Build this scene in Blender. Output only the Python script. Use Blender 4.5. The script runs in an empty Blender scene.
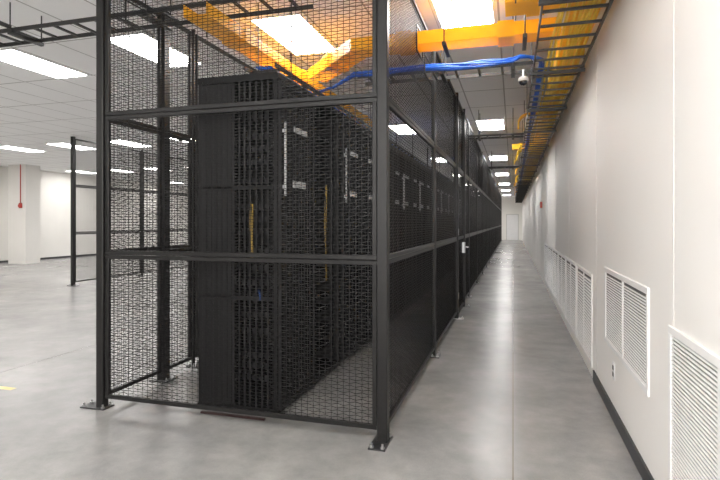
import bpy, math, random
from mathutils import Vector, Matrix
random.seed(7)
PI = math.pi
SC = bpy.context.scene
COL = SC.collection
SC.view_settings.view_transform = 'Standard'
SC.view_settings.look = 'None'
SC.view_settings.exposure = 0.0
SC.view_settings.gamma = 1.09

ORD = ['first','second','third','fourth','fifth','sixth','seventh','eighth','ninth','tenth','eleventh','twelfth','thirteenth',
       'fourteenth','fifteenth','sixteenth','seventeenth','eighteenth','nineteenth','twentieth']
for a in ['twenty','thirty','forty']:
    for b in ORD[:9]: ORD.append(a+'-'+b)
    ORD.append({'twenty':'thirtieth','thirty':'fortieth','forty':'fiftieth'}[a])

# ------------------------------------------------------------------ mesh builder
class MB:
    def __init__(s): s.v=[]; s.f=[]
    def box(s,x0,x1,y0,y1,z0,z1,bv=0):
        n=len(s.v)
        if bv<=0:
            s.v += [(x,y,z) for z in (z0,z1) for y in (y0,y1) for x in (x0,x1)]
            s.f += [tuple(n+i for i in q) for q in ((0,2,3,1),(4,5,7,6),(0,1,5,4),(2,6,7,3),(0,4,6,2),(1,3,7,5))]
        else:
            # chamfered prism along the longest axis
            L=[x1-x0,y1-y0,z1-z0]; ax=L.index(max(L)); lo=[x0,y0,z0]; hi=[x1,y1,z1]
            a,b=[(1,2),(2,0),(0,1)][ax]
            prof=[(lo[a]+bv,lo[b]),(hi[a]-bv,lo[b]),(hi[a],lo[b]+bv),(hi[a],hi[b]-bv),(hi[a]-bv,hi[b]),(lo[a]+bv,hi[b]),(lo[a],hi[b]-bv),(lo[a],lo[b]+bv)]
            for e in (lo[ax],hi[ax]):
                for p,q in prof:
                    c=[0,0,0]; c[ax]=e; c[a]=p; c[b]=q; s.v.append(tuple(c))
            s.f.append(tuple(n+i for i in range(7,-1,-1))); s.f.append(tuple(n+8+i for i in range(8)))
            for i in range(8):
                j=(i+1)%8; s.f.append((n+i,n+j,n+8+j,n+8+i))
        return s
    def tube(s,pts,r,k=8,up=None):
        pts=[Vector(p) for p in pts]; n=len(s.v); m=len(pts)
        for i,p in enumerate(pts):
            t=(pts[min(i+1,m-1)]-pts[max(i-1,0)]).normalized()
            u=Vector((0,0,1)) if abs(t.z)<.9 else Vector((1,0,0))
            a=t.cross(u).normalized(); b=t.cross(a).normalized()
            for j in range(k):
                an=2*PI*j/k+PI/k; s.v.append(tuple(p+a*math.cos(an)*r+b*math.sin(an)*r))
        for i in range(m-1):
            for j in range(k):
                q=(j+1)%k; s.f.append((n+i*k+j,n+i*k+q,n+(i+1)*k+q,n+(i+1)*k+j))
        s.f.append(tuple(n+j for j in range(k-1,-1,-1))); s.f.append(tuple(n+(m-1)*k+j for j in range(k)))
        return s
    def lathe(s,prof,c=(0,0,0),k=20):
        n=len(s.v); m=len(prof)
        for r,z in prof:
            for j in range(k):
                a=2*PI*j/k; s.v.append((c[0]+r*math.cos(a),c[1]+r*math.sin(a),c[2]+z))
        for i in range(m-1):
            for j in range(k):
                q=(j+1)%k; s.f.append((n+i*k+j,n+i*k+q,n+(i+1)*k+q,n+(i+1)*k+j))
        s.f.append(tuple(n+j for j in range(k-1,-1,-1))); s.f.append(tuple(n+(m-1)*k+j for j in range(k)))
        return s
    def sweep(s,path,prof,closed=True):
        path=[Vector(p) for p in path]; n=len(s.v); m=len(path); k=len(prof)
        for i,p in enumerate(path):
            t0=(p-path[i-1]).normalized() if i>0 else (path[1]-p).normalized()
            t1=(path[i+1]-p).normalized() if i<m-1 else t0
            t=(t0+t1).normalized(); side=t.cross(Vector((0,0,1))).normalized(); upv=side.cross(t)
            sc=1/max(.5,t.dot(t0))
            for a,b in prof: s.v.append(tuple(p+side*a*sc+upv*b))
        for i in range(m-1):
            for j in range(k):
                q=(j+1)%k; s.f.append((n+i*k+j,n+i*k+q,n+(i+1)*k+q,n+(i+1)*k+j))
        return s
    def build(s,name,mat,parent=None,loc=None,rz=0,smooth=False):
        me=bpy.data.meshes.new(name); me.from_pydata(s.v,[],s.f); me.update()
        if mat: me.materials.append(mat)
        if smooth:
            for p in me.polygons: p.use_smooth=True
        return link(name,me,parent,loc,rz)

def link(name,me,parent=None,loc=None,rz=0):
    o=bpy.data.objects.new(name,me); COL.objects.link(o)
    if parent: o.parent=parent
    if loc is not None: o.location=loc
    o.rotation_euler=(0,0,rz)
    return o
def thing(name,label,cat,loc=(0,0,0),rz=0,group=None):
    o=bpy.data.objects.new(name,None); COL.objects.link(o); o.location=loc; o.rotation_euler=(0,0,rz)
    o.empty_display_size=.1
    o['label']=label; o['category']=cat
    if group: o['group']=group
    return o
def tag(o,label,cat,group=None):
    o['label']=label; o['category']=cat
    if group: o['group']=group
    return o
def struct(o): o['kind']='structure'; return o
def copy_tree(o,parent=None):
    c=o.copy(); COL.objects.link(c); c.parent=parent
    for ch in list(o.children): copy_tree(ch,c)
    return c

# ------------------------------------------------------------------ materials
def mat(name,col,rough=.5,metal=0,noise=0,nscale=8,bump=0,emit=0,spec=None):
    m=bpy.data.materials.new(name); m.use_nodes=True; nt=m.node_tree; b=nt.nodes['Principled BSDF']
    b.inputs['Base Color'].default_value=(*col,1); b.inputs['Roughness'].default_value=rough; b.inputs['Metallic'].default_value=metal
    if spec is not None: b.inputs['Specular IOR Level'].default_value=spec
    if emit: b.inputs['Emission Color'].default_value=(*col,1); b.inputs['Emission Strength'].default_value=emit
    if noise or bump:
        tc=nt.nodes.new('ShaderNodeTexCoord'); n=nt.nodes.new('ShaderNodeTexNoise'); n.inputs['Scale'].default_value=nscale
        n.inputs['Detail'].default_value=5
        nt.links.new(tc.outputs['Object'],n.inputs['Vector'])
        if noise:
            r=nt.nodes.new('ShaderNodeValToRGB')
            r.color_ramp.elements[0].position=.3; r.color_ramp.elements[1].position=.7
            r.color_ramp.elements[0].color=(*[c*(1-noise) for c in col],1)
            r.color_ramp.elements[1].color=(*[min(1,c*(1+noise)) for c in col],1)
            nt.links.new(n.outputs['Fac'],r.inputs['Fac']); nt.links.new(r.outputs['Color'],b.inputs['Base Color'])
        if bump:
            bp=nt.nodes.new('ShaderNodeBump'); bp.inputs['Strength'].default_value=bump; bp.inputs['Distance'].default_value=.005
            nt.links.new(n.outputs['Fac'],bp.inputs['Height']); nt.links.new(bp.outputs['Normal'],b.inputs['Normal'])
    return m
def translucent(m,col,fac):
    nt=m.node_tree; b=nt.nodes['Principled BSDF']; out=nt.nodes['Material Output']
    tr=nt.nodes.new('ShaderNodeBsdfTranslucent'); tr.inputs['Color'].default_value=(*col,1)
    mx=nt.nodes.new('ShaderNodeMixShader'); mx.inputs[0].default_value=fac
    nt.links.new(b.outputs[0],mx.inputs[1]); nt.links.new(tr.outputs[0],mx.inputs[2]); nt.links.new(mx.outputs[0],out.inputs['Surface'])

M={}
M['black']=mat('black_powder_coat',(.008,.0075,.0075),.42,0,.2,30,spec=.3)
M['wire']=mat('black_wire',(.005,.0045,.0045),.5,spec=.25)
M['rack']=mat('cabinet_black',(.004,.004,.0045),.5,0,.2,12,spec=.22)
M['rackdark']=mat('cabinet_inner_black',(.003,.003,.004),.6,0,.2,12,spec=.15)
M['rail']=mat('cabinet_rail_charcoal',(.008,.008,.009),.4,0,.2,12,spec=.3)
M['tray']=mat('tray_black',(.010,.010,.010),.45,0,.2,20)
M['yellow']=mat('raceway_yellow',(.90,.48,.014),.30,0,.06,6)
translucent(M['yellow'],(1.0,.64,.035),.32)
M['yellowcab']=mat('yellow_cable',(.88,.58,.03),.45,0,.1,40)
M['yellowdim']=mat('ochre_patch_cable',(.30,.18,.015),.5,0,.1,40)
M['blue']=mat('blue_cable',(.008,.085,.48),.5,0,.15,40,spec=.3)
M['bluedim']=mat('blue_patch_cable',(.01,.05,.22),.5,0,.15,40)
M['red']=mat('red_paint',(.42,.03,.02),.4,0,.1,10)
M['darkred']=mat('dark_red_plastic',(.03,.008,.008),.5,0,.2,10)
M['wall']=mat('wall_panel_offwhite',(.94,.915,.88),.5,0,.012,1.2,.03)
M['seam']=mat('wall_seam_cover',(.80,.77,.74),.45,0,.03,3)
M['walltrim']=mat('fascia_cream',(.88,.76,.56),.5,0,.03,2)
M['leftwall']=mat('painted_wall_white',(.76,.74,.70),.6,0,.02,1.5)
M['base']=mat('rubber_base_black',(.02,.02,.022),.5,0,.2,10)
M['vent']=mat('vent_white_paint',(.92,.91,.90),.4,0,.02,10)
M['ventdark']=mat('vent_recess_grey',(.11,.108,.106),.7,0,.05,10)
M['doorgrey']=mat('door_frame_grey',(.5,.49,.48),.5,0,.05,10)
M['steel']=mat('brushed_steel',(.62,.62,.63),.28,1,.08,60)
M['dullsteel']=mat('satin_handle_steel',(.55,.55,.56),.42,1,.08,60)
M['plate']=mat('base_plate_steel',(.05,.05,.052),.35,.6,.3,30)
M['zinc']=mat('zinc_bolt',(.6,.6,.6),.35,1,.1,60)
M['white']=mat('white_plastic',(.82,.82,.82),.35,0,.02,10)
M['tag']=mat('pale_name_plate',(.48,.48,.49),.4,0,.05,10)
M['smoke']=mat('smoked_dome',(.02,.02,.025),.08)
M['door']=mat('door_white',(.74,.74,.75),.45,0,.03,3)
M['tape']=mat('yellow_floor_tape',(.72,.58,.22),.5,0,.2,30)
M['light']=mat('light_diffuser',(1,.972,.945),.5,emit=30)
M['lframe']=mat('light_frame',(.85,.85,.84),.4,0,.02,5)
M['device']=mat('switch_charcoal',(.010,.010,.012),.4,.3,.2,20)

def floor_mat():
    m=bpy.data.materials.new('polished_concrete'); m.use_nodes=True; nt=m.node_tree; L=nt.links; b=nt.nodes['Principled BSDF']
    tc=nt.nodes.new('ShaderNodeTexCoord')
    n1=nt.nodes.new('ShaderNodeTexNoise'); n1.inputs['Scale'].default_value=.9; n1.inputs['Detail'].default_value=7; n1.inputs['Roughness'].default_value=.6; n1.inputs['Distortion'].default_value=.15
    n2=nt.nodes.new('ShaderNodeTexNoise'); n2.inputs['Scale'].default_value=3.8; n2.inputs['Detail'].default_value=8; n2.inputs['Roughness'].default_value=.66; n2.inputs['Distortion'].default_value=.15
    n3=nt.nodes.new('ShaderNodeTexNoise'); n3.inputs['Scale'].default_value=120; n3.inputs['Detail'].default_value=3
    for n in (n1,n2,n3): L.new(tc.outputs['Object'],n.inputs['Vector'])
    r1=nt.nodes.new('ShaderNodeValToRGB'); e=r1.color_ramp.elements
    e[0].position=.28; e[0].color=(.195,.193,.195,1); e[1].position=.74; e[1].color=(.36,.352,.343,1)
    x=e.new(.5); x.color=(.268,.265,.263,1)
    L.new(n1.outputs['Fac'],r1.inputs['Fac'])
    r2=nt.nodes.new('ShaderNodeValToRGB'); r2.color_ramp.elements[0].position=.25; r2.color_ramp.elements[0].color=(.78,.778,.78,1)
    r2.color_ramp.elements[1].position=.75; r2.color_ramp.elements[1].color=(1.20,1.185,1.16,1)
    L.new(n2.outputs['Fac'],r2.inputs['Fac'])
    mx=nt.nodes.new('ShaderNodeMix'); mx.data_type='RGBA'; mx.blend_type='MULTIPLY'; mx.inputs[0].default_value=1
    L.new(r1.outputs['Color'],mx.inputs[6]); L.new(r2.outputs['Color'],mx.inputs[7])
    r3=nt.nodes.new('ShaderNodeValToRGB'); r3.color_ramp.elements[0].position=.3; r3.color_ramp.elements[0].color=(.92,.92,.92,1)
    r3.color_ramp.elements[1].position=.65; r3.color_ramp.elements[1].color=(1.03,1.03,1.03,1); L.new(n3.outputs['Fac'],r3.inputs['Fac'])
    m2=nt.nodes.new('ShaderNodeMix'); m2.data_type='RGBA'; m2.blend_type='MULTIPLY'; m2.inputs[0].default_value=1
    L.new(mx.outputs[2],m2.inputs[6]); L.new(r3.outputs['Color'],m2.inputs[7])
    sx=nt.nodes.new('ShaderNodeSeparateXYZ'); L.new(tc.outputs['Object'],sx.inputs[0])
    ad=nt.nodes.new('ShaderNodeMath'); ad.operation='ADD'; ad.inputs[1].default_value=49+2.45; L.new(sx.outputs['X'],ad.inputs[0])
    md=nt.nodes.new('ShaderNodeMath'); md.operation='MODULO'; md.inputs[1].default_value=4.9; L.new(ad.outputs[0],md.inputs[0])
    sb=nt.nodes.new('ShaderNodeMath'); sb.operation='SUBTRACT'; sb.inputs[1].default_value=2.45; L.new(md.outputs[0],sb.inputs[0])
    ab=nt.nodes.new('ShaderNodeMath'); ab.operation='ABSOLUTE'; L.new(sb.outputs[0],ab.inputs[0])
    lt=nt.nodes.new('ShaderNodeMath'); lt.operation='LESS_THAN'; lt.inputs[1].default_value=.0045; L.new(ab.outputs[0],lt.inputs[0])
    m3=nt.nodes.new('ShaderNodeMix'); m3.data_type='RGBA'; m3.inputs[7].default_value=(.13,.10,.075,1)
    L.new(lt.outputs[0],m3.inputs[0]); L.new(m2.outputs[2],m3.inputs[6])
    L.new(m3.outputs[2],b.inputs['Base Color'])
    b.inputs['Roughness'].default_value=.27
    b.inputs['Specular IOR Level'].default_value=.45
    return m
def ceil_mat():
    m=bpy.data.materials.new('ceiling_tiles'); m.use_nodes=True; nt=m.node_tree; L=nt.links; b=nt.nodes['Principled BSDF']
    tc=nt.nodes.new('ShaderNodeTexCoord')
    mp=nt.nodes.new('ShaderNodeMapping'); mp.inputs['Location'].default_value=(100*.61+.45+.305,100*1.2-5.3+.6,0)
    L.new(tc.outputs['Object'],mp.inputs['Vector'])
    sx=nt.nodes.new('ShaderNodeSeparateXYZ'); L.new(mp.outputs[0],sx.inputs[0])
    def line(out,per,w):
        md=nt.nodes.new('ShaderNodeMath'); md.operation='MODULO'; md.inputs[1].default_value=per; L.new(out,md.inputs[0])
        lt=nt.nodes.new('ShaderNodeMath'); lt.operation='LESS_THAN'; lt.inputs[1].default_value=w; L.new(md.outputs[0],lt.inputs[0]); return lt.outputs[0]
    a=line(sx.outputs['X'],.61,.020); c=line(sx.outputs['Y'],1.2,.026)
    mxx=nt.nodes.new('ShaderNodeMath'); mxx.operation='MAXIMUM'; L.new(a,mxx.inputs[0]); L.new(c,mxx.inputs[1])
    n=nt.nodes.new('ShaderNodeTexNoise'); n.inputs['Scale'].default_value=90; L.new(tc.outputs['Object'],n.inputs['Vector'])
    r=nt.nodes.new('ShaderNodeValToRGB'); r.color_ramp.elements[0].color=(.92,.92,.915,1); r.color_ramp.elements[1].color=(.97,.97,.965,1); L.new(n.outputs['Fac'],r.inputs['Fac'])
    m3=nt.nodes.new('ShaderNodeMix'); m3.data_type='RGBA'; m3.inputs[7].default_value=(.46,.45,.44,1)
    L.new(mxx.outputs[0],m3.inputs[0]); L.new(r.outputs['Color'],m3.inputs[6]); L.new(m3.outputs[2],b.inputs['Base Color'])
    b.inputs['Roughness'].default_value=.8
    return m
def perf_mat():
    m=bpy.data.materials.new('perforated_door'); m.use_nodes=True; nt=m.node_tree; L=nt.links; b=nt.nodes['Principled BSDF']
    tc=nt.nodes.new('ShaderNodeTexCoord'); v=nt.nodes.new('ShaderNodeTexVoronoi'); v.inputs['Scale'].default_value=75; v.inputs['Randomness'].default_value=0
    L.new(tc.outputs['Object'],v.inputs['Vector'])
    r=nt.nodes.new('ShaderNodeValToRGB'); r.color_ramp.elements[0].position=.3; r.color_ramp.elements[0].color=(.001,.001,.001,1)
    r.color_ramp.elements[1].position=.42; r.color_ramp.elements[1].color=(.010,.010,.011,1)
    L.new(v.outputs['Distance'],r.inputs['Fac']); L.new(r.outputs['Color'],b.inputs['Base Color']); b.inputs['Roughness'].default_value=.55
    b.inputs['Specular IOR Level'].default_value=.2
    return m
M['floor']=floor_mat(); M['ceil']=ceil_mat(); M['perf']=perf_mat()

# ------------------------------------------------------------------ dimensions
XR=.735; XL=-18.0; YB=-5.0; YF=45.0; H=3.55
XC=-.85; YC=3.45; XCL=-3.19
Z0,Z1,Z2,Z3=.08,1.24,2.355,3.47

# ------------------------------------------------------------------ setting
struct(MB().box(XL-.2,XR+.2,YB-.2,YF+.2,-.1,0).build('floor',M['floor']))
struct(MB().box(XL-.2,XR+.2,YB-.2,YF+.2,H,H+.1).build('ceiling',M['ceil']))
struct(MB().box(XR,XR+.15,YB,YF,0,H).build('wall_right',M['wall']))
struct(MB().box(XL-.15,XL,YB,YF,0,H).build('wall_left',M['leftwall']))
struct(MB().box(XL,XR,YF,YF+.15,0,H).build('wall_back',M['leftwall']))
struct(MB().box(XL,XR,YB-.15,YB,0,H).build('wall_front',M['leftwall']))
struct(MB().box(XR-.012,XR,YB,5.33,0,.10).box(XR-.014,XR,YB,5.33,.098,.103).build('baseboard_right',M['base']))
struct(MB().box(XL,XL+.012,YB,YF,0,.08).build('baseboard_left',M['base']))
struct(MB().box(XR-.045,XR,YB,YF,3.21,H).box(XR-.06,XR,YB,YF,3.19,3.23).build('trim_1',M['walltrim']))
n=2
for k in range(-2,16):
    y=2.8+2.38*k
    struct(MB().box(XR-.002,XR,y-.005,y+.005,.103,3.19).build('trim_%d'%n,M['seam'])); n+=1
d=struct(thing('door_1','pale flush door at the far end of the corridor','door',(-.05,YF,0)))
struct(MB().box(-.5,-.44,-.03,.0,0,2.16).box(.44,.5,-.03,.0,0,2.16).box(-.5,.5,-.03,0,2.1,2.16).build('door_frame',M['doorgrey'],d))
struct(MB().box(-.44,.44,-.02,0,0.01,2.1).box(.1,.3,-.025,-.02,1.2,1.85).build('door_leaf',M['door'],d))
struct(MB().tube([(-.36,-.02,1.0),(-.36,-.07,1.0),(-.24,-.07,1.0)],.012).build('door_handle',M['steel'],d))
struct(MB().box(-17.45,-16.65,14.4,15.0,0,H).build('wall_column',M['leftwall']))
t=thing('fire_alarm_bell','red fire alarm bell and red conduit on the white column','alarm',(-16.85,14.4,2.08))
MB().tube([(0,-.03,.10),(0,-.03,H-2.08)],.018).build('conduit',M['red'],t)
MB().box(-.06,.06,-.06,0,-.08,.10,.01).build('back_box',M['red'],t)
MB().tube([(0,-.06,0),(0,-.09,0)],.055,16).build('gong',M['red'],t)

# ------------------------------------------------------------------ ceiling lights
def make_light():
    r=thing('ceiling_light','','ceiling light')
    fr=MB()
    w,l=.295,.595
    fr.box(-w,w,-l,-l+.035,-.012,0).box(-w,w,l-.035,l,-.012,0).box(-w,-w+.035,-l+.035,l-.035,-.012,0).box(w-.035,w,-l+.035,l-.035,-.012,0)
    fr.build('frame',M['lframe'],r)
    MB().box(-w+.035,w-.035,-l+.035,l-.035,-.014,-.002,.004).build('diffuser',M['light'],r)
    lv=MB()
    for x in (-.09,.09): lv.box(x-.008,x+.008,-l+.035,l-.035,-.03,-.014)
    lv.build('louvre',M['lframe'],r)
    return r
L0=make_light(); used=False
for j,y in enumerate([-.7,5.3,11.3,17.2,23.1,29,34.9,40.8]):
    for k in range(10):
        x=-.45-1.83*k
        o=L0 if not used else copy_tree(L0); used=True
        o.location=(x,y,H)
        cn='corridor column' if k==0 else '%s column left of corridor'%ORD[k-1]
        rn='row behind the viewer' if j==0 else '%s row ahead'%ORD[j-1]
        o['label']='white ceiling light panel, %s, %s'%(rn,cn); o['group']='recessed ceiling light panels'

# ------------------------------------------------------------------ woven wire: long openings, horizontals crimped over the uprights
PV,PH=.045,.0225
RH_,RV_=.0025,.0020
def wire_mesh(w,h,holes=()):
    V=[];F=[]
    def inside(x,z): return any(a<=x<=b and e<=z<=g for a,b,e,g in holes)
    def strand(run,r,vert):
        if len(run)<2: return
        n=len(V)
        for (x,y,z) in run:
            if vert: V.extend([(x+r,y-r*.6,z),(x-r,y-r*.6,z),(x,y+r*1.1,z)])
            else:    V.extend([(x,y-r*.6,z+r),(x,y-r*.6,z-r),(x,y+r*.9,z)])
        for i in range(len(run)-1):
            a=n+3*i; b=a+3
            F.extend([(a,a+1,b+1,b),(a+1,a+2,b+2,b+1),(a+2,a,b,b+2)])
    nx=int(w/PV); nz=int(h/PH)
    for j in range(1,nz+1):
        run=[]; z=j*PH; ph=0 if j%2 else 2
        for i in range(0,2*nx+3):
            x=i*PV/2
            if x>w: break
            s=[0,1,0,-1][(i+ph)%4]
            if inside(x,z): strand(run,RH_,False); run=[]; continue
            # neighbouring wires wave in opposite sense, which opens lens-shaped cells
            run.append((x,.0020*s,z+.0046*s))
        strand(run,RH_,False)
    for i in range(1,nx+1):
        x=(i-.5)*PV; run=[]
        for j in range(0,nz+2):
            z=j*PH
            if z>h: break
            if inside(x,z): strand(run,RV_,True); run=[]; continue
            run.append((x+.0010*(1 if j%2 else -1),.0012*(1 if (i+j)%2 else -1),z))
        strand(run,RV_,True)
    me=bpy.data.meshes.new('wire_mesh'); me.from_pydata(V,[],F); me.update(); me.materials.append(M['wire']); return me
MC={}
def panel_meshes(w,h,holes=()):
    key=(round(w,3),round(h,3),tuple(holes))
    if key not in MC:
        f=MB(); b=.032; t=.016
        f.box(0,w,-t,t,0,b,.003).box(0,w,-t,t,h-b,h,.003).box(0,b,-t,t,b,h-b,.003).box(w-b,w,-t,t,b,h-b,.003)
        for (x0,x1,z0,z1) in holes:
            e=.012
            f.box(x0-e,x1+e,-.006,.006,z0-e,z0).box(x0-e,x1+e,-.006,.006,z1,z1+e).box(x0-e,x0,-.006,.006,z0,z1).box(x1,x1+e,-.006,.006,z0,z1)
        me=bpy.data.meshes.new('panel_frame'); me.from_pydata(f.v,[],f.f); me.update(); me.materials.append(M['black'])
        MC[key]=(me,wire_mesh(w-.02,h-.02,[(a-.01,b2-.01,c-.01,d2-.01) for a,b2,c,d2 in holes]))
    return MC[key]
def panel(x,y,rz,w,z0,z1,label,holes=(),group='wire mesh cage panels'):
    t=thing('mesh_panel',label,'cage panel',(x,y,z0),rz,group)
    fm,wm=panel_meshes(w,z1-z0-.004,holes)
    link('panel_frame',fm,t); link('wire_infill',wm,t,(.01,0,.01))
    return t
def post(x,y,label,s=.036,plate=(.11,.075),po=(0,0),zinc=False,group='cage posts'):
    t=thing('cage_post',label,'cage post',(x,y,0),0,group)
    MB().box(-s,s,-s,s,.008,Z3+.02,.005).build('shaft',M['black'],t)
    px,py=plate; ox,oy=po
    MB().box(ox-px,ox+px,oy-py,oy+py,0,.010).build('base_plate',M['zinc'] if zinc else M['plate'],t)
    for a in (-1,1):
        for b in (-1,1):
            bx,by=ox+a*(px-.022),oy+b*(py-.020)
            MB().lathe([(.015,.010),(.015,.020),(.008,.020),(.008,.038)],(bx,by,0),6).build('anchor_bolt',M['zinc'],t)
    MB().box(-s-.001,s+.001,-s-.001,s+.001,Z3+.02,Z3+.03).build('post_cap',M['black'],t)
    return t
TIER=[('lower',Z0,Z1),('middle',Z1,Z2),('upper',Z2,Z3)]
post(XC,YC,'thick black corner post at the corridor end of the cage front',plate=(.058,.12),po=(-.01,-.03))
post(XCL,YC,'black corner post at the left end of the cage front, footplate reaching left',s=.034,plate=(.115,.062),po=(-.05,0))
for nm,a,b in TIER:
    panel(XCL+.042,YC,0,(XC-XCL)-.084,a,b,'wide %s black wire mesh panel in the cage front facing the viewer'%nm)
ys=[3.45,5.81,8.17,9.37,10.53]+[10.53+2.36*i for i in range(1,14)]
for i in range(1,len(ys)):
    post(XC,ys[i],'black cage post along the corridor, %s behind the front corner'%ORD[i-1],s=.036 if i in (2,3) else .020,plate=(.05,.08) if i not in (2,3) else (.10,.045),po=(.02,0),zinc=(i==2))
for i in range(len(ys)-1):
    w=ys[i+1]-ys[i]-.09
    for nm,a,b in TIER:
        if i==2 and nm!='upper': continue
        h=()
        if i==0 and nm=='upper':
            oy=YC+.045; h=((4.74-oy,5.06-oy,3.09-Z2,3.31-Z2),(5.19-oy,5.69-oy,3.00-Z2,3.18-Z2))
        panel(XC,ys[i]+.045,PI/2,w,a,b,'%s wire mesh panel in the %s bay along the corridor side'%(nm,ORD[i]),h)
dw=ys[3]-ys[2]-.1
t=thing('cage_door','black wire mesh cage door with silver lock opening onto the corridor','cage door',(XC,ys[2]+.05,.045),PI/2)
f=MB(); b_=.045
f.box(0,dw,-.022,.022,0,b_,.004).box(0,dw,-.022,.022,2.255,2.30,.004).box(0,b_,-.022,.022,b_,2.255,.004).box(dw-b_,dw,-.022,.022,b_,2.255,.004).box(b_,dw-b_,-.018,.018,1.17,1.215)
f.build('door_frame',M['black'],t)
link('wire_infill',wire_mesh(dw-.04,2.255),t,(.02,0,.02))
lk=MB().box(dw-.15,dw-.03,-.05,.03,.92,1.1,.01).build('lock_box',M['steel'],t)
MB().tube([(dw-.09,-.05,1.02),(dw-.09,-.1,1.02),(dw-.22,-.1,1.02)],.011).build('lever',M['steel'],lk)
for z in (.3,1.3,2.1): MB().tube([(.01,-.03,z-.05),(.01,-.03,z+.05)],.01).build('hinge',M['steel'],t)
yl=[3.45,4.22,4.70,7.06,9.42,11.78,14.14,16.5]
for i in range(1,len(yl)):
    post(XCL,yl[i],'black post in the left side of the cage, %s behind the front left corner'%ORD[i-1],s=.042 if i==1 else .016,plate=(.1,.08) if i==1 else (.05,.05))
for i in range(len(yl)-1):
    for nm,a,b in TIER:
        h=()
        if i==0 and nm=='upper': h=((3.72-3.495,4.08-3.495,3.24-Z2,3.4-Z2),)
        panel(XCL,yl[i]+.045,PI/2,yl[i+1]-yl[i]-.09,a,b,'%s wire mesh panel in the %s bay of the cage left side'%(nm,ORD[i]),h)
yf=[9.8+2.36*i for i in range(6)]
for i,y in enumerate(yf):
    post(-9.9,y,'black post of the distant cage across the open floor, %s from its near corner'%ORD[i],s=.038 if i==0 else .02,group='posts of the distant cage')
for i in range(len(yf)-1):
    for nm,a,b in TIER:
        panel(-9.9,yf[i]+.045,PI/2,2.27,a,b,'%s mesh panel in the %s bay of the distant cage across the floor'%(nm,ORD[i]),group='panels of the distant cage')

# ------------------------------------------------------------------ server cabinets
RX0,RX1,RW,RH=-2.40,-1.71,.75,2.64
RD=RX1-RX0
def cab_frame():
    f=MB(); p=.035; W=RW-.012
    for x in (0,RD-p):
        for y in (0,W-p): f.box(x,x+p,y,y+p,.06,RH-.05,.004)
    f.box(0,RD,0,W,.04,.075)
    for z in (.9,1.75):
        f.box(p,RD-p,.0,.02,z,z+.03); f.box(p,RD-p,W-.02,W,z,z+.03)
    return f
def make_cab(door_side,door=True,end=False):
    t=thing('server_cabinet','','server cabinet'); W=RW-.012
    cab_frame().build('frame',M['rack'],t)
    MB().box(-.005,RD+.005,-.002,W+.002,RH-.05,RH,.006).box(.1,RD-.1,.1,W-.1,RH,RH+.02).build('top_panel',M['rack'],t)
    for x in (.06,RD-.06):
        for y in (.07,W-.07): MB().lathe([(.03,0),(.03,.012),(.012,.016),(.012,.04)],(x,y,0),10).build('levelling_foot',M['rack'],t)
    sp=MB()
    if end:
        sp.box(.03,.30,.0,.012,.08,RH-.06,.002)
        for x in (.075,.12,.165,.21,.255): sp.box(x,x+.006,-.005,0,.1,RH-.08)
        for z in (.9,1.75): sp.box(.03,.30,-.006,0,z,z+.010)
        sp.build('side_panel',M['perf'],t)
        mr=MB()
        for x in (.30,.355,.40,.445,.50,.55,.60): mr.box(x,x+.014,.008,.035,.08,RH-.06)
        mr.build('mounting_rail',M['rail'],t)
        cm=MB()
        for k in range(96): cm.box(.32,.34,.012,.05,.12+k*.025,.128+k*.025)
        for k in range(96): cm.box(.618,.645,.012,.05,.12+k*.025,.128+k*.025)
        cm.build('cable_manager',M['rack'],t)
    else:
        sp.box(.03,RD-.03,.0,.01,.08,RH-.06).build('side_panel',M['rack'],t)
    MB().box(.0,.012,.01,W-.01,.08,RH-.06).build('rear_door',M['perf'],t)
    if door:
        d=MB().box(RD,RD+.012,.02,W-.02,.1,RH-.08)
        d.box(RD+.01,RD+.03,.005,.045,.08,RH-.06,.004).box(RD+.01,RD+.03,W-.045,W-.005,.08,RH-.06,.004).box(RD+.01,RD+.03,.045,W-.045,.08,.12,.004).box(RD+.01,RD+.03,.045,W-.045,RH-.1,RH-.06,.004)
        for k in range(1,6): d.box(RD+.012,RD+.024,W*k/6-.006,W*k/6+.006,.12,RH-.1)
        dd=d.build('front_door',M['perf'],t)
        y=.03 if door_side<0 else W-.03
        MB().box(RD+.045,RD+.060,y-.011,y+.011,1.70,2.26,.004).box(RD+.03,RD+.05,y-.008,y+.008,1.75,1.78).box(RD+.03,RD+.05,y-.008,y+.008,2.18,2.21).build('handle',M['dullsteel'],dd)
        MB().box(RD+.024,RD+.03,W/2-.12,W/2+.16,2.22,2.265).build('name_plate',M['tag'],dd)
        MB().box(RD+.024,RD+.03,W/2-.14,W/2+.12,1.775,1.83).build('name_plate',M['tag'],dd)
    else:
        MB().box(RD-.09,RD-.06,.05,.08,.08,RH-.06).box(RD-.09,RD-.06,W-.08,W-.05,.08,RH-.06).build('mounting_rail',M['rail'],t)
    return t
c_end=make_cab(-1,True,True); c_open=make_cab(1,False); c_a=make_cab(-1); c_b=make_cab(1)
NR=44
ua=ub=False
for i in range(NR):
    if i==0: o=c_end; lab='black server cabinet at the near end of the row, side partly open'
    elif i==1: o=c_open; lab='black server cabinet without a door, second from the near end of the row'
    else:
        if i%2==0:
            o=c_a if not ua else copy_tree(c_a); ua=True
        else:
            o=c_b if not ub else copy_tree(c_b); ub=True
        lab='black server cabinet with perforated door, %s from the near end of the row'%ORD[i]
    o.location=(RX0,3.60+RW*i,0); o['label']=lab; o['group']='server cabinets in the caged row'
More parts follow.
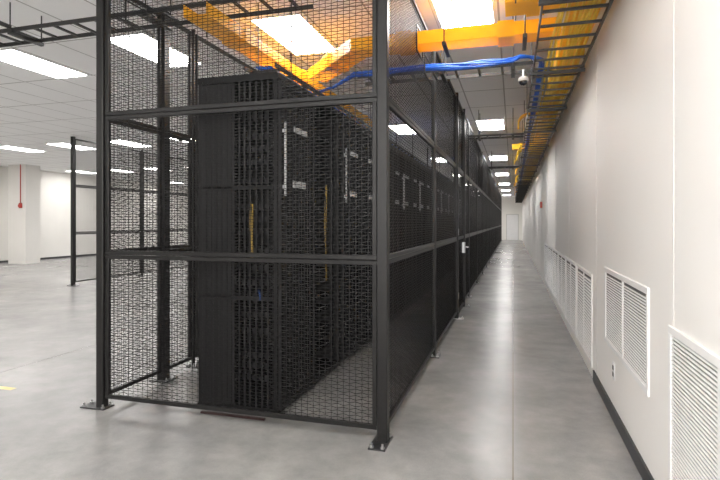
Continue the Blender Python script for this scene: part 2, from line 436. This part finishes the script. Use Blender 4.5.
def device():
    t=thing('network_switch','','network switch')
    MB().box(-.36,0,-.27,.27,0,.044,.004).build('chassis',M['device'],t)
    m=MB()
    for k in range(12): m.box(0,.003,-.24+k*.04,-.215+k*.04,.012,.034)
    m.build('port_bank',M['rackdark'],t)
    MB().box(-.01,.006,.265,.285,.002,.042).box(-.01,.006,-.285,-.265,.002,.042).build('mounting_ear',M['device'],t)
    return t
dv=device(); first=True
for i,base in ((0,'near end'),(1,'doorless')):
    for k,z in enumerate([.25,.35,.43,.62,.75,.9,1.0,1.12,1.25,1.4,1.5,1.6,1.8,1.95,2.05,2.15,2.3]):
        o=dv if first else copy_tree(dv); first=False
        o.location=(RX1-.1,3.60+RW*i+(RW-.012)/2,z)
        o['label']='charcoal network switch, %s up in the %s server cabinet'%(ORD[k],base); o['group']='network switches in the cabinets'
def cable(name,label,paths,r,m,cat='cable',group=None):
    b=MB()
    for p in paths: b.tube(p,r,6)
    return tag(b.build(name,m,smooth=True),label,cat,group)
def wig(x,y,z0,z1,a,n=14,ph=0):
    return [(x+a*math.sin(ph+i*.45),y+a*math.cos(ph*2+i*.4),z0+(z1-z0)*i/n) for i in range(n+1)]
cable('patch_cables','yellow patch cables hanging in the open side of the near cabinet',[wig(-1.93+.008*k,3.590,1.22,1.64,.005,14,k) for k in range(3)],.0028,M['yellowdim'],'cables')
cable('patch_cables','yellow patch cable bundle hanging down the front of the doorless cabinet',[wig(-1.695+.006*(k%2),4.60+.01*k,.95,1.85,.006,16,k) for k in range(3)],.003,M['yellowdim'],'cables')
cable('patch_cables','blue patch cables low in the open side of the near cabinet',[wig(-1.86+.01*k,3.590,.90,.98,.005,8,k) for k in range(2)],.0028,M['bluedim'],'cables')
tag(MB().box(-2.35,-1.8,3.555,3.58,0,.015,.004).build('floor_strip',M['darkred']),'dark red strip on the floor in front of the near cabinet','floor strip')

# ------------------------------------------------------------------ ladder racks
def ladder(name_label,p0,p1,w,z,step=.3,rods=(),group='overhead ladder racks',h=.036):
    p0=Vector((*p0,0)); p1=Vector((*p1,0)); L=(p1-p0).length; a=math.atan2(p1.y-p0.y,p1.x-p0.x)
    t=thing('ladder_rack',name_label,'cable tray',(p0.x,p0.y,z),a,group)
    rail=MB().box(0,L,-.007,.007,0,h)
    for s in (-1,1):
        if s==-1: r0=rail.build('side_rail',M['tray'],t,(0,-w/2,0))
        else: link('side_rail',r0.data,t,(0,w/2,0))
    rm=MB().box(-.012,.012,-w/2+.007,w/2-.007,.006,.024)
    n=int(L/step); me=None
    for i in range(n):
        if me is None: me=rm.build('rung',M['tray'],t,(step*(i+.5),0,0)).data
        else: link('rung',me,t,(step*(i+.5),0,0))
    hr=None
    for u in rods:
        for s in (-1,1):
            if hr is None: hr=MB().tube([(0,0,-.03),(0,0,H-z)],.006,6).build('hanger_rod',M['tray'],t,(u,s*(w/2+.018),0)).data
            else: link('hanger_rod',hr,t,(u,s*(w/2+.018),0))
        if u>0: MB().box(u-.02,u+.02,-w/2-.03,w/2+.03,-.03,0).build('strut',M['tray'],t)
    return t
ladder('near stretch of black ladder rack running along the top of the corridor wall',(.43,1.2),(.43,20),.46,3.03,.30,[.8+1.8*i for i in range(10)])
ladder('far stretch of black ladder rack running along the top of the corridor wall',(.43,20.05),(.43,44),.46,3.03,.30,[.8+1.8*i for i in range(13)])
ladder('black ladder rack crossing above the corridor carrying blue cables',(-1.6,5.5),(.19,5.5),.3,3.04,.23,[.9,1.6])
ladder('second black ladder rack crossing above the corridor farther back',(-.80,9.9),(.19,9.9),.3,3.06,.23,[.2,.8])
ladder('third black ladder rack crossing above the corridor, halfway along',(-.80,15.6),(.19,15.6),.3,3.06,.23,[.2,.8])
ladder('fourth black ladder rack crossing above the corridor near its far end',(-.80,24.2),(.19,24.2),.3,3.06,.23,[.2,.8])
ladder('black ladder rack passing into the cage above its left front corner',(-11.5,3.9),(-1.6,3.9),.3,3.28,.23,[1+1.5*i for i in range(6)])
ladder('short black ladder rack over the open floor left of the cage',(-4.6,1.2),(-4.6,3.70),.3,3.28,.23,[.5,1.9])
ladder('black ladder rack hung above the server cabinet row',(-2.12,4.1),(-2.12,25),.3,2.84,.3,[.3+2*i for i in range(10)])

# ------------------------------------------------------------------ yellow fibre raceway
def raceway(label,path,w=.22,h=.13,coup=1.2,rods=()):
    t=thing('fibre_raceway',label,'cable raceway',(0,0,0),0,'yellow fibre raceways')
    e=.008
    prof=[(-w/2,h),(-w/2,0),(w/2,0),(w/2,h),(w/2-e,h),(w/2-e,e),(-w/2+e,e),(-w/2+e,h)]
    MB().sweep(path,prof).build('trough',M['yellow'],t)
    P=[Vector(p) for p in path]
    for i in range(len(P)-1):
        L=(P[i+1]-P[i]).length; d=(P[i+1]-P[i]).normalized()
        k=max(1,int(L/coup))
        for j in range(k):
            c=P[i]+d*(L*(j+.5)/k)
            g=e+.006
            pr=[(-w/2-g,h+.012),(-w/2-g,-g),(w/2+g,-g),(w/2+g,h+.012),(w/2-e-.004,h+.012),(w/2-e-.004,h),(w/2+.002,h),(w/2+.002,-.002),(-w/2-.002,-.002),(-w/2-.002,h),(-w/2+e+.004,h),(-w/2+e+.004,h+.012)]
            MB().sweep([c-d*.07,c+d*.07],pr).build('coupler',M['yellow'],t)
    for (x,y) in rods:
        MB().tube([(x,y,path[0][2]-.03),(x,y,H)],.006,6).build('hanger_rod',M['tray'],t)
    return t
ZR=3.15
raceway('yellow raceway running above the server cabinet row inside the cage',[(-2.44,3.62,ZR),(-2.44,9,ZR)],h=.10,rods=[(-2.58,4+1.8*i) for i in range(3)])
t=raceway('yellow raceway angling out of the cage and crossing above the corridor',[(-2.20,5.70,ZR),(-1.45,4.90,ZR),(.40,4.90,ZR)],w=.24,h=.12,coup=.8,rods=[(-.6,4.74),(-.6,5.06),(.1,4.74),(.1,5.06)])
for x in (-.6,.1): MB().box(x-.018,x+.018,4.71,5.09,ZR-.05,ZR-.02).build('strut',M['tray'],t)
raceway('yellow raceway running along the top of the corridor wall',[(.54,1.2,ZR),(.54,44,ZR)],w=.22,h=.11,coup=1.2)
raceway('short wide yellow raceway branching off the wall run at the top edge of view',[(-.06,4.35,ZR+.06),(.41,4.35,ZR+.06)],w=.30,h=.14,coup=.5,rods=[(.02,4.17),(.02,4.53)])
raceway('short yellow raceway crossing above the corridor farther back',[(-.02,12.2,ZR-.02),(.40,12.2,ZR-.02)],w=.22,h=.11)

def arc(c,r,a0,a1,z,n=8): return [(c[0]+r*math.cos(a0+(a1-a0)*i/n),c[1]+r*math.sin(a0+(a1-a0)*i/n),z) for i in range(n+1)]
bp=[]
for k in range(8):
    u=[-1,0,1,-1,0,1,0,1][k]; v=[-1,-1,-1,0,0,0,1,1][k]
    yy=5.28+u*.021; zz=3.07+v*.019; rr=random.Random(k); q1,q2,q3=rr.random()*6,rr.random()*6,rr.random()*6
    p=[(-2.05,yy,2.9),(-1.85,yy,2.95),(-1.62,yy,zz)]
    for i in range(15): p.append((-1.4+i*.1,yy+.008*math.sin(i*.8+q1),zz+.014*math.sin(i*.6+q2)))
    A=arc((.02,5.54),.26-u*.020,-PI/2,0,0,8)[1:]
    for i,q in enumerate(A): p.append((q[0],q[1],max(zz,3.085+v*.010)+.025+.006*math.sin(i+q3)))
    for i in range(1,96): p.append((.28-u*.019+.007*math.sin(i*.65+q2),5.66+i*.4,3.092+v*.014+.005*math.sin(i*.45+q3)))
    bp.append(p)
cable('cable_bundle','bundle of blue cables crossing the corridor and turning along the wall rack',bp,.0082,M['blue'],'cables')
cable('cable_bundle','yellow cables lying in the ladder rack along the wall',[[(.34+.034*k+.018*math.sin(i*1.1+k),1.3+i*.9,3.074+.006*(k%3)) for i in range(46)] for k in range(9)],.011,M['yellowcab'],'cables')
cable('cable_bundle','blue cables lying in the ladder rack above the cabinets',[[(-2.2+.03*k,4.2,2.885),(-2.19+.03*k,10,2.885),(-2.2+.03*k,24,2.885)] for k in range(5)],.009,M['blue'],'cables')
drops=[8.9,13.4,17.4,20.3,23,27,31]
for k,y in enumerate(drops):
    A=[(.41,3.235,0,1),(.30,3.235,0,1)]
    for i in range(9):
        th=PI/2*i/8; A.append((.24-.14*math.sin(th),3.105+.13*math.cos(th),-math.sin(th),math.cos(th)))
    A.append((.10,3.03,-1,0))
    b=MB(); w2=.075
    for (px,pz,nx,nz) in A:
        b.v+=[(px,y-w2,pz),(px,y+w2,pz),(px+nx*.006,y+w2,pz+nz*.006),(px+nx*.006,y-w2,pz+nz*.006)]
    for i in range(len(A)-1):
        a=4*i; c=a+4
        for q in range(4): b.f.append((a+q,a+(q+1)%4,c+(q+1)%4,c+q))
    for s in (-1,1):
        n1=len(b.v)
        for (px,pz,nx,nz) in A:
            b.v+=[(px,y+s*w2,pz),(px+nx*.03,y+s*w2,pz+nz*.03)]
        for i in range(len(A)-1):
            a=n1+2*i; b.f.append((a,a+1,a+3,a+2))
    tag(b.build('raceway_drop',M['yellow']),'%s yellow curved drop spout off the wall raceway, counted from the front'%ORD[k],'raceway drop','yellow raceway drops')
for k,y in enumerate((11.3,18.6)):
    ps=[]
    for j in range(4):
        R=.16+.012*j
        ps.append([(.11+.06*math.cos(2*PI*i/24)-.010*j,y+R*math.sin(2*PI*i/24),3.09-R+R*math.cos(2*PI*i/24)) for i in range(25)])
    cable('slack_loop','%s round yellow cable loop hanging beside the wall rack, counted from the front'%ORD[k],ps,.008,M['yellowcab'],'cable loop','yellow slack loops')
t=thing('security_camera','white dome security camera hanging under the crossing ladder rack','security camera',(.1,5.5,3.01))
MB().lathe([(.010,0.03),(.010,-.045),(.044,-.05),(.050,-.065),(.050,-.09)][::-1],k=24).build('housing',M['white'],t,smooth=False)
MB().lathe([(.042*math.cos(a*PI/12)+.001,-.09-.042*math.sin(a*PI/12)) for a in range(6,-1,-1)],k=24).build('dome',M['smoke'],t,smooth=True)

# ------------------------------------------------------------------ wall grilles
def grille(y0,y1,z0,z1,label,nb=2,pitch=.019):
    t=thing('wall_grille',label,'vent',(XR,y0,z0),0,'white wall grilles')
    L=y1-y0; h=z1-z0; b=.04
    f=MB()
    f.box(-.012,0,0,L,0,b,.003).box(-.012,0,0,L,h-b,h,.003).box(-.012,0,0,b,b,h-b,.003).box(-.012,0,L-b,L,b,h-b,.003)
    sw=(L-2*b)/nb
    for i in range(1,nb): f.box(-.011,0,b+sw*i-.016,b+sw*i+.016,b,h-b)
    f.build('frame',M['vent'],t)
    MB().box(-.002,-.0005,b,L-b,b,h-b).build('backing',M['ventdark'],t)
    q=pitch/.026
    for i in range(nb):
        s=MB(); a0=b+sw*i+(.016 if i else 0); a1=b+sw*(i+1)-(.016 if i<nb-1 else 0)
        n=int((h-2*b)/pitch)
        for k in range(n):
            z=b+pitch*k+.005; m=len(s.v); dp=-.003-.007*q
            s.v+=[(dp,a0,z),(dp,a1,z),(-.003,a1,z+.003*q),(-.003,a0,z+.003*q),(dp,a0,z+.010*q),(dp,a1,z+.010*q),(-.003,a1,z+.012*q),(-.003,a0,z+.012*q)]
            s.f+=[(m,m+3,m+2,m+1),(m+4,m+5,m+6,m+7),(m,m+1,m+5,m+4),(m+2,m+3,m+7,m+6)]
        s.build('louvre_bank',M['vent'],t)
    return t
grille(3.25,4.68,.52,1.13,'white louvred wall grille mounted higher than the rest, above the outlet')
grille(1.55,2.85,.14,1.0,'white louvred grille nearest the viewer, at the right edge')
for i in range(6):
    y=5.42+1.32*i
    grille(y,y+1.22,.1,1.0,'white louvred grille low on the corridor wall, %s in the long row'%ORD[i],2,.032)
t=thing('wall_outlet','small wall power outlet beneath the raised grille','power outlet',(XR,4.33,.37))
MB().box(-.006,0,-.04,.04,-.062,.062,.002).build('cover_plate',M['white'],t)
MB().box(-.009,-.006,-.017,.017,.01,.04).box(-.009,-.006,-.017,.017,-.04,-.01).build('socket',M['base'],t)
t=thing('fire_strobe','small red fire strobe high on the corridor wall','fire alarm',(XR,14.5,1.95))
MB().box(-.05,0,-.06,.06,-.08,.08,.008).build('body',M['red'],t)
MB().box(-.07,-.05,-.03,.03,-.03,.03).build('lens',M['white'],t)
tag(MB().box(-4.75,-4.30,3.57,3.63,0,.001).build('floor_tape',M['tape']),'faded yellow tape mark on the concrete left of the cage','floor marking')

# ------------------------------------------------------------------ added fill lamp, world, camera
fl=bpy.data.lights.new('fill_lamp','AREA'); fl.energy=240; fl.size=1.2; fl.color=(1,.985,.96)  # added unseen fill behind the camera, brightens ceiling and near corridor
fo=bpy.data.objects.new('fill_lamp',fl); COL.objects.link(fo); fo.location=(-.4,-1.3,1.9); fo.rotation_euler=(math.radians(135),0,0)
w=bpy.data.worlds.new('world'); SC.world=w; w.use_nodes=True
w.node_tree.nodes['Background'].inputs[0].default_value=(.8,.82,.85,1); w.node_tree.nodes['Background'].inputs[1].default_value=.2
cam=bpy.data.cameras.new('camera'); co=bpy.data.objects.new('camera',cam); COL.objects.link(co)
cam.sensor_width=36; cam.lens=26; cam.shift_y=-18/720; cam.clip_start=.05; cam.clip_end=200
co.location=(0,0,1.5); co.rotation_euler=(PI/2,0,math.atan(153/520))
SC.camera=co
